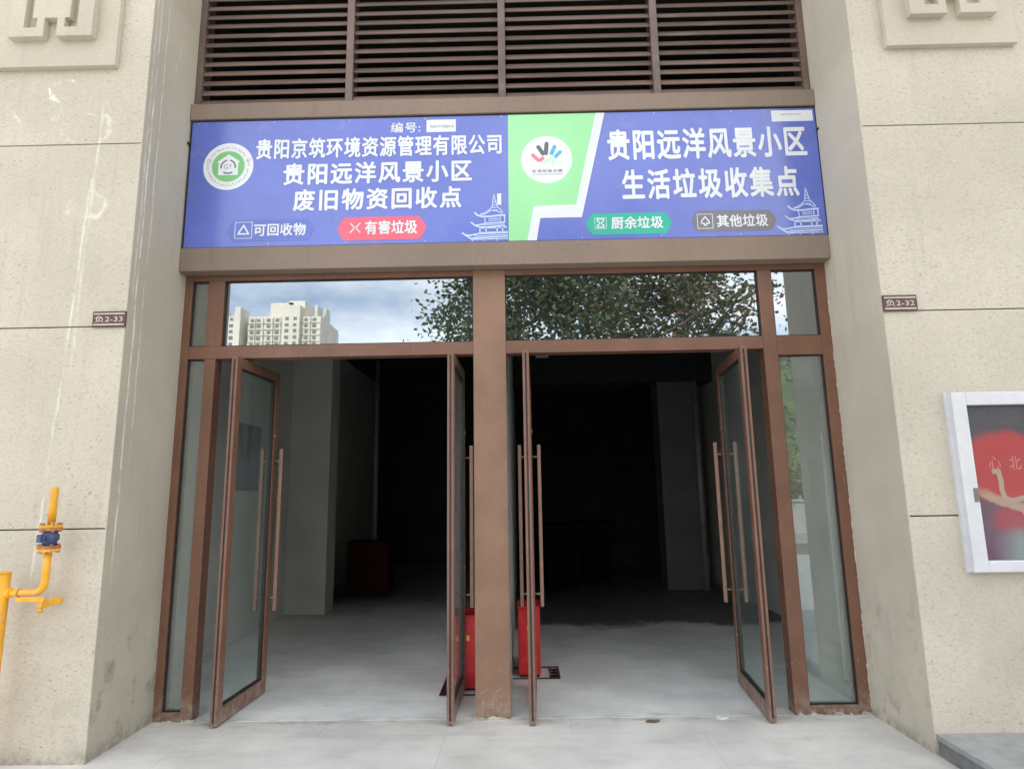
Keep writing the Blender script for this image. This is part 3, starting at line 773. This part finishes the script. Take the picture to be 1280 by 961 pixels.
# ------------------------------------------------------------------ stone step at right
m_step = simple('grey_granite', (.31, .32, .318), .5, .15, 8, bump=.15, bscale=90)
m_step2 = simple('dark_granite_edge', (.17, .168, .17), .5, .2, 8)
st = empty('stone_step', (2.46, YF, 0), label='low grey granite step along the foot of the right wall', cat='step')
MB().box(0, 6.5, -2.2, -.001, -.001, .082, b=.003).build('riser', m_step2, st)
t = MB(); t.box(-.008, .62, -2.2, -.001, .0825, .113, b=.003); t.box(.624, 1.5, -2.2, -.001, .0825, .113, b=.003); t.box(1.504, 3, -2.2, -.001, .0825, .113, b=.003); t.build('tread', m_step, st)

# ------------------------------------------------------------------ fire extinguisher boxes, floor frames
m_red = simple('red_enamel', (.58, .014, .022), .4, .14, 8, dust=.12)
m_yel = simple('yellow_label', (.85, .45, .05), .5)
m_hz = simple('dark_marking', (.035, .012, .010), .6, .3, 20)
bx_ = None
for x0, y0, lab in ((-.365, .556, 'red fire extinguisher box left of the brown centre column'), (.103, .878, 'red fire extinguisher box right of the brown centre column')):
    e = empty('fire_extinguisher_box', (x0, y0, .002), label=lab, cat='fire box', group='red boxes on the floor beside the centre column')
    MB().box(0, .183, .006, .33, .018, .532, b=.006).build('cabinet', m_red, e)
    MB().box(.004, .179, -.002, .0055, .022, .528, b=.002).build('door', m_red, e)
    MB().box(-.002, .185, .002, .335, .5325, .545, b=.003).build('lid', m_red, e)
    MB().box(.075, .10, -.004, -.0024, .36, .40).build('label', m_yel, e)
    MB().box(.01, .173, .02, .31, 0, .0175).build('plinth', m_hz, e)
fm = None
for x0, x1, y0, y1, lead in ((-.485, -.185, .452, .93, 'l'), (.06, .44, .835, 1.17, 'r')):
    f = MB(); z0, z1 = .006, .0075; t = .022
    f.box(x0, x1, y0, y0+t, z0, z1); f.box(x0, x1, y1-t, y1, z0, z1)
    if lead == 'l': f.box(x0, x0+.07, y0+t, y1-t, z0, z1)
    else:
        f.box(x1-.085, x1-.075, y0+t, y1-t, z0, z1); f.box(x1-.012, x1, y0+t, y1-t, z0, z1)
        k = y0+t+.02
        while k < y1-t-.05: f.box(x1-.073, x1-.014, k, k+.06, z0, z1); k += .085
    tag(f.build('floor_marking', m_hz), kind='structure')

# ------------------------------------------------------------------ things deep inside
m_bin = simple('dark_bin_plastic', (.006, .0065, .007), .7, .2, 8, spec=.08)
for x0, y0, lab in ((.72, 5.2, 'dark wheeled bin inside the right room, nearer the partition'), (1.32, 5.9, 'dark wheeled bin inside the right room, farther back')):
    e = empty('wheeled_bin', (x0, y0, .002), .1, label=lab, cat='bin', group='wheeled bins inside the right room')
    m = MB(); q0 = [(-.22, -.24), (.22, -.24), (.22, .24), (-.22, .24)]; q1 = [(-.28, -.33), (.28, -.33), (.28, .33), (-.28, .33)]
    a = [m.bm.verts.new((x, y, .06)) for x, y in q0]; c = [m.bm.verts.new((x, y, .92)) for x, y in q1]
    m.bm.faces.new(a[::-1]); m.bm.faces.new(c)
    for i in range(4): m.bm.faces.new((a[i], a[(i+1) % 4], c[(i+1) % 4], c[i]))
    m.box(-.30, .30, -.35, .35, .9, .935, b=.008); m.build('body', m_bin, e)
    l = MB(); l.box(-.29, .29, -.36, .36, .936, .975, b=.015); l.tube([(-.24, .4, .95), (.24, .4, .95)], .015, 10); l.build('lid', m_bin, e)
    for sx in (-.25, .25):
        MB().tube([(sx-.025, .27, .1), (sx+.025, .27, .1)], .1, 20).build('wheel', m_rubber, e)
m_redd = simple('dull_red_paint', (.04, .0035, .0045), .6, .2, 8, spec=.12)
e = empty('red_cabinet', (-2.1, 4.75, .002), label='dark red cabinet against the dim rear of the left room', cat='cabinet')
MB().box(-.30, .30, 0, .45, .05, .78, b=.01).build('carcass', m_redd, e)
for sx in (-1, 1):
    xa, xb = sorted((sx*.004, sx*.292)); MB().box(xa, xb, -.014, -.001, .07, .76, b=.003).build('door', m_redd, e)
lamp = empty('ceiling_lamp', (.5, 5.02, 3.55), label='unlit batten lamp under the beam of the right room', cat='lamp')
m_lamp = simple('lamp_diffuser', (.75, .77, .78), .4)
MB().box(-.09, .11, -.06, .0, -.03, 0, b=.008).build('diffuser', m_lamp, lamp); MB().box(-.08, .1, -.05, .0, .0005, .03).build('housing', m_steel, lamp)
m_pipe = simple('grey_pipe', (.30, .31, .31), .5)
p = MB().tube([(2.84, 4.99, .003), (2.84, 4.99, 3.10)], .035, 14).build('wall_pipe', m_pipe); tag(p, 'thin grey pipe standing against the pillar of the right room', 'pipe')
p = MB().tube([(-2.3, 6.0, .003), (-2.3, 6.0, 3.74)], .035, 14).build('wall_pipe', m_pipe); tag(p, 'thin grey pipe standing free at the rear of the left room', 'pipe')
# notice on the left interior wall, seen through the open leaf
m_paper = vinyl('notice_paper', (.13, .17, .23), .6)
e = empty('wall_notice', (-2.85, 2.33, 1.53), label='blue paper notice on the inner wall of the left room', cat='notice')
MB().box(.0008, .006, -.32, .32, 0, .72).build('sheet', m_paper, e)
t = MB(); t.box(.0062, .008, -.32, .32, .62, .72); t.box(.0062, .008, -.32, .32, .0, .03); t.box(.0062, .008, -.25, .2, .5, .515); t.box(.0062, .008, -.25, .2, .45, .465); t.build('dark_bands', m_ink2, e)
# white board on the right interior wall, seen through the sidelight
e = empty('white_strip', (2.60, .62, .002), label='white plastic trim strip standing behind the right sidelight', cat='trim')
MB().box(0, .018, 0, .03, 0, 1.92, b=.003).build('strip', m_white, e); MB().box(-.004, .022, -.004, .034, 0, .03).build('foot', m_grey, e)

# ------------------------------------------------------------------ surroundings behind the camera (mirrored in the glass)
m_bark = simple('bark', (.10, .075, .055), .9, .3, 8, bump=.4, bscale=30)
def leaf_mat(name, c):
    b = NB(name)
    oi = b.n.new('ShaderNodeNewGeometry')
    hs = b.n.new('ShaderNodeHueSaturation'); hs.inputs['Color'].default_value = (*c, 1)
    b.val(hs.inputs['Value'], b.ramp(oi.outputs['Random Per Island'], 0, 1, .55, 1.5)); b.val(hs.inputs['Hue'], b.ramp(b.noise(1.2, 3), .3, .7, .47, .53))
    b.base(hs.outputs[0], .5, .4)
    tl = b.n.new('ShaderNodeBsdfTranslucent'); b.link(hs.outputs[0], tl.inputs[0])
    mxs = b.n.new('ShaderNodeMixShader'); mxs.inputs[0].default_value = .3
    b.link(b.p.outputs[0], mxs.inputs[1]); b.link(tl.outputs[0], mxs.inputs[2]); b.link(mxs.outputs[0], b.out.inputs[0])
    return b.m
m_leaf = leaf_mat('broad_leaf', (.06, .095, .036)); m_leaf2 = leaf_mat('bronze_leaf', (.13, .09, .045)); m_leaf3 = leaf_mat('yellow_leaf', (.16, .17, .03))

def leaf_cluster(bm, p, n, spread, size, rnd):
    for _ in range(n):
        q = p + Vector((rnd.gauss(0, spread), rnd.gauss(0, spread), rnd.gauss(0, spread*.8)))
        d = Vector((rnd.uniform(-1, 1), rnd.uniform(-1, 1), rnd.uniform(-.7, .4))).normalized(); s = d.cross(Vector((rnd.uniform(-1, 1), rnd.uniform(-1, 1), rnd.uniform(-1, 1)))).normalized()
        l = size*rnd.uniform(.7, 1.3); wv = l*.32
        bm.faces.new([bm.verts.new(q), bm.verts.new(q+d*l*.45+s*wv), bm.verts.new(q+d*l), bm.verts.new(q+d*l*.45-s*wv)])
def tree(name, loc, h, seed, mats, label, nb=13, spread=.42, leafs=75, size=.165, first=.42):
    rnd = random.Random(seed); T = empty(name, loc, label=label, cat='tree', group='street trees facing the building')
    trunk = MB(); leaves = MB(); leaves2 = MB()
    top = Vector((rnd.uniform(-.3, .3), rnd.uniform(-.3, .3), h*.85))
    axis = [Vector((0, 0, -.1)), Vector((.05, .02, h*.25)), top*.62+Vector((.1, 0, 0)), top]
    trunk.tube(axis, [h*.022, h*.018, h*.011, h*.004], 12)
    def limb(p, d, l, r, depth):
        pts = [p]; dd = d.copy()
        for _ in range(4):
            dd = (dd + Vector((rnd.uniform(-.25, .25), rnd.uniform(-.25, .25), rnd.uniform(-.05, .22)))).normalized(); pts.append(pts[-1]+dd*l/4)
        trunk.tube(pts, [r, r*.8, r*.62, r*.45, r*.25], 6)
        if depth == 0:
            for q in pts[1:]:
                leaf_cluster((leaves if rnd.random() < .75 else leaves2).bm, q, rnd.randint(leafs//2, leafs), spread, size, rnd)
        else:
            for k in range(rnd.randint(3, 4)):
                a = rnd.uniform(0, 2*pi); nd = (dd*.6 + Vector((cos(a), sin(a), rnd.uniform(-.1, .5)))).normalized()
                limb(pts[rnd.randint(2, 4)], nd, l*rnd.uniform(.5, .75), r*.5, depth-1)
    for k in range(nb):
        t = first + (1-first)*k/nb; p = axis[1].lerp(axis[3], min(1, max(0, (t-.25)/.75)))
        a = k*2.4+rnd.uniform(-.3, .3); limb(p, Vector((cos(a), sin(a), rnd.uniform(.2, .6))).normalized(), h*(.34*(1.15-t*.6)), h*.009, 1)
    trunk.build('trunk', m_bark, T); leaves.build('crown', mats[0], T); leaves2.build('crown', mats[1], T)
    return T
T1 = tree('street_tree', (.1, -13.2, 0), 9.2, 11, (m_leaf, m_leaf), 'dense green street tree opposite the left doors')
T2 = tree('street_tree', (2.9, -13.6, 0), 9.6, 5, (m_leaf, m_leaf2), 'bronze tinged street tree opposite the right doors', leafs=52)
T3 = tree('street_tree', (4.9, -13.8, 0), 9.4, 23, (m_leaf, m_leaf2), 'loose crowned street tree opposite the right wall', leafs=34)

# hillside
m_hill = NB('hill_woodland'); 
c = m_hill.mix(m_hill.ramp(m_hill.noise(.12, 8, .7), .35, .65), (.06, .095, .035), (.15, .19, .075)); c = m_hill.mix(m_hill.ramp(m_hill.noise(.05, 4), .62, .7), c, (.45, .40, .31))
m_hill.base(c, .9, .2); m_hill.bump(m_hill.noise(.5, 6, .7), 1.0, 2.0); m_hill = m_hill.m
bm = bmesh.new(); nx, ny = 60, 26; grid = []
for j in range(ny):
    row = []
    for i in range(nx):
        x = -60+i*260/nx; y = -90-j*6.5
        t = j/ny; z = 62*(t**.8)*max(0, min(1, (x-20)/60)) * (1.15-.5*max(0, (x-60)/140)) + 5*mnoise.noise(Vector((x*.05, y*.05, 0)))*t*2 - 1
        row.append(bm.verts.new((x, y, z)))
    grid.append(row)
for j in range(ny-1):
    for i in range(nx-1):
        f = bm.faces.new((grid[j][i], grid[j][i+1], grid[j+1][i+1], grid[j+1][i])); f.smooth = True
mb = MB(); mb.bm.free(); mb.bm = bm; tag(mb.build('hill', m_hill), kind='structure')
rnd = random.Random(4); mb = MB()
for k in range(900):
    x = rnd.uniform(20, 190); j = rnd.random()**.7*25; y = -90-j*6.5; t = j/26
    z = 62*(t**.8)*max(0, min(1, (x-20)/60)) * (1.15-.5*max(0, (x-60)/140))
    leaf_cluster(mb.bm, Vector((x, y, z+1.5)), 14, 1.6, 1.7, rnd)
tag(mb.build('hillside_scrub', m_leaf), 'mixed green scrub and trees covering the far hillside', 'scrub', kind='stuff')
# yellow-green shrubs on a planter wall, mirrored in the right sidelight
m_conc = simple('planter_concrete', (.33, .31, .29), .85, .15, 3)
e = empty('planter_wall', (8.5, -15.6, -.02), label='low concrete planter wall across the yard', cat='planter')
MB().box(-3.5, 6, 0, .3, 0, 1.0, b=.02).build('wall', m_conc, e); MB().box(-3.55, 6.05, -.05, .35, 1.001, 1.08, b=.01).build('coping', m_step, e)
for k in range(4):
    rnd = random.Random(40+k); e = empty('shrub', (6.0+k*1.7, -17.0, -.02), label=['round yellow green shrub first behind the planter wall', 'yellow green shrub second behind the planter wall', 'yellow green shrub third behind the planter wall', 'yellow green shrub at the far end of the planter wall'][k], cat='shrub', group='shrubs behind the planter wall')
    f = MB(); s = MB()
    for q in range(7):
        a = q*.9; tip = Vector((cos(a)*.9, sin(a)*.7, 2.0+rnd.uniform(-.3, .8))); s.tube([(0, 0, 0), tip*.5, tip], [.05, .03, .012], 6)
        for w_ in (.45, .65, .85, 1.0): leaf_cluster(f.bm, tip*w_, 60, .38, .16, rnd)
    f.build('foliage', m_leaf3, e); s.build('stem', m_bark, e)

# apartment tower mirrored in the left transom
m_tower = simple('tower_render', (.62, .58, .50), .8, .08, .3); m_tglass = simple('tower_window', (.17, .18, .18), .2, .2, .5)
A = empty('apartment_tower', (-115.4, -279.8, -2.1), label='pale high rise apartment block far behind the trees', cat='building')
m = MB(); m.box(-6.0, 1.2, -12, 0, 0, 36.5); m.box(1.2, 4.6, -12, .9, 0, 38.5); m.box(4.6, 8.5, -12, 0, 0, 36.3); m.box(-12, -7.2, -12, 1.2, 0, 36.2); m.box(-7.2, -6.0, -12, -4, 0, 34)
for z in range(2, 29): m.box(-6.0, 1.15, .001, .16, z*1.25-.07, z*1.25+.03); m.box(4.65, 8.5, .001, .16, z*1.25-.07, z*1.25+.03)
for xv in (-4.6, -3.0, -1.05, .5, 6.45): m.box(xv-.08, xv+.08, .001, .3, 0, 36.2)
m.build('wall', m_tower, A)
m = MB(); m.box(-2.5, 2.2, -8, -2, 36.51, 39.8); m.box(-12, -10.9, -3, 1.2, 36.21, 38.2); m.box(-8.3, -7.2, -3, 1.2, 36.21, 38.2); m.box(7.3, 7.8, -3, 0, 36.31, 38.6); m.box(8.2, 8.5, -6, -3, 36.31, 39.0); m.box(1.3, 4.5, -8, -2, 38.51, 40.2)
m.build('roof_parapet', m_tower, A)
A.scale = (2.4, 2.4, 2.4)
wm = MB().box(-.36, .36, 0, .06, .32, .95).build('window', m_tglass, A)
first = True
for fl_ in range(20, 29):
    for xc, yy in ((-5.2, .001), (-3.9, .001), (-1.9, .001), (-.2, .001), (2.1, .902), (3.7, .902), (5.6, .001), (7.3, .001), (-10.9, 1.202), (-8.9, 1.202)):
        o = wm if first else wm.copy()
        if not first: COL.objects.link(o); o.parent = A
        o.location = (xc, yy, fl_*1.25); first = False

# litter on the threshold
m_dry = simple('dry_leaf', (.16, .10, .05), .7, .3, 40); m_scrap = simple('paper_scrap', (.72, .72, .70), .7)
bm_ = MB(); pr = [bm_.bm.verts.new(p) for p in ((0, 0, .004), (.035, -.018, .010), (.085, -.006, .004), (.10, .012, .012), (.06, .024, .006), (.02, .018, .011))]
bm_.bm.faces.new(pr); lf_ = bm_.build('leaf', m_dry)
lf_.location = (.93, -.10, -.002); tag(lf_, 'curled dry brown leaf on the threshold before the right doors', 'leaf'); lf_.name = 'dry_leaf'
so_ = lf_.modifiers.new('thick', 'SOLIDIFY'); so_.thickness = .0012
e = empty('torn_paper', (1.42, -.07, -.0015), .3, label='torn white paper scrap by the foot of the rightmost door leaf', cat='litter')
m = MB(); m.prism([(0, 0), (.06, .0), (.075, .006), (.05, .012), (.01, .009)], 0, .05); m.build('sheet', m_scrap, e)
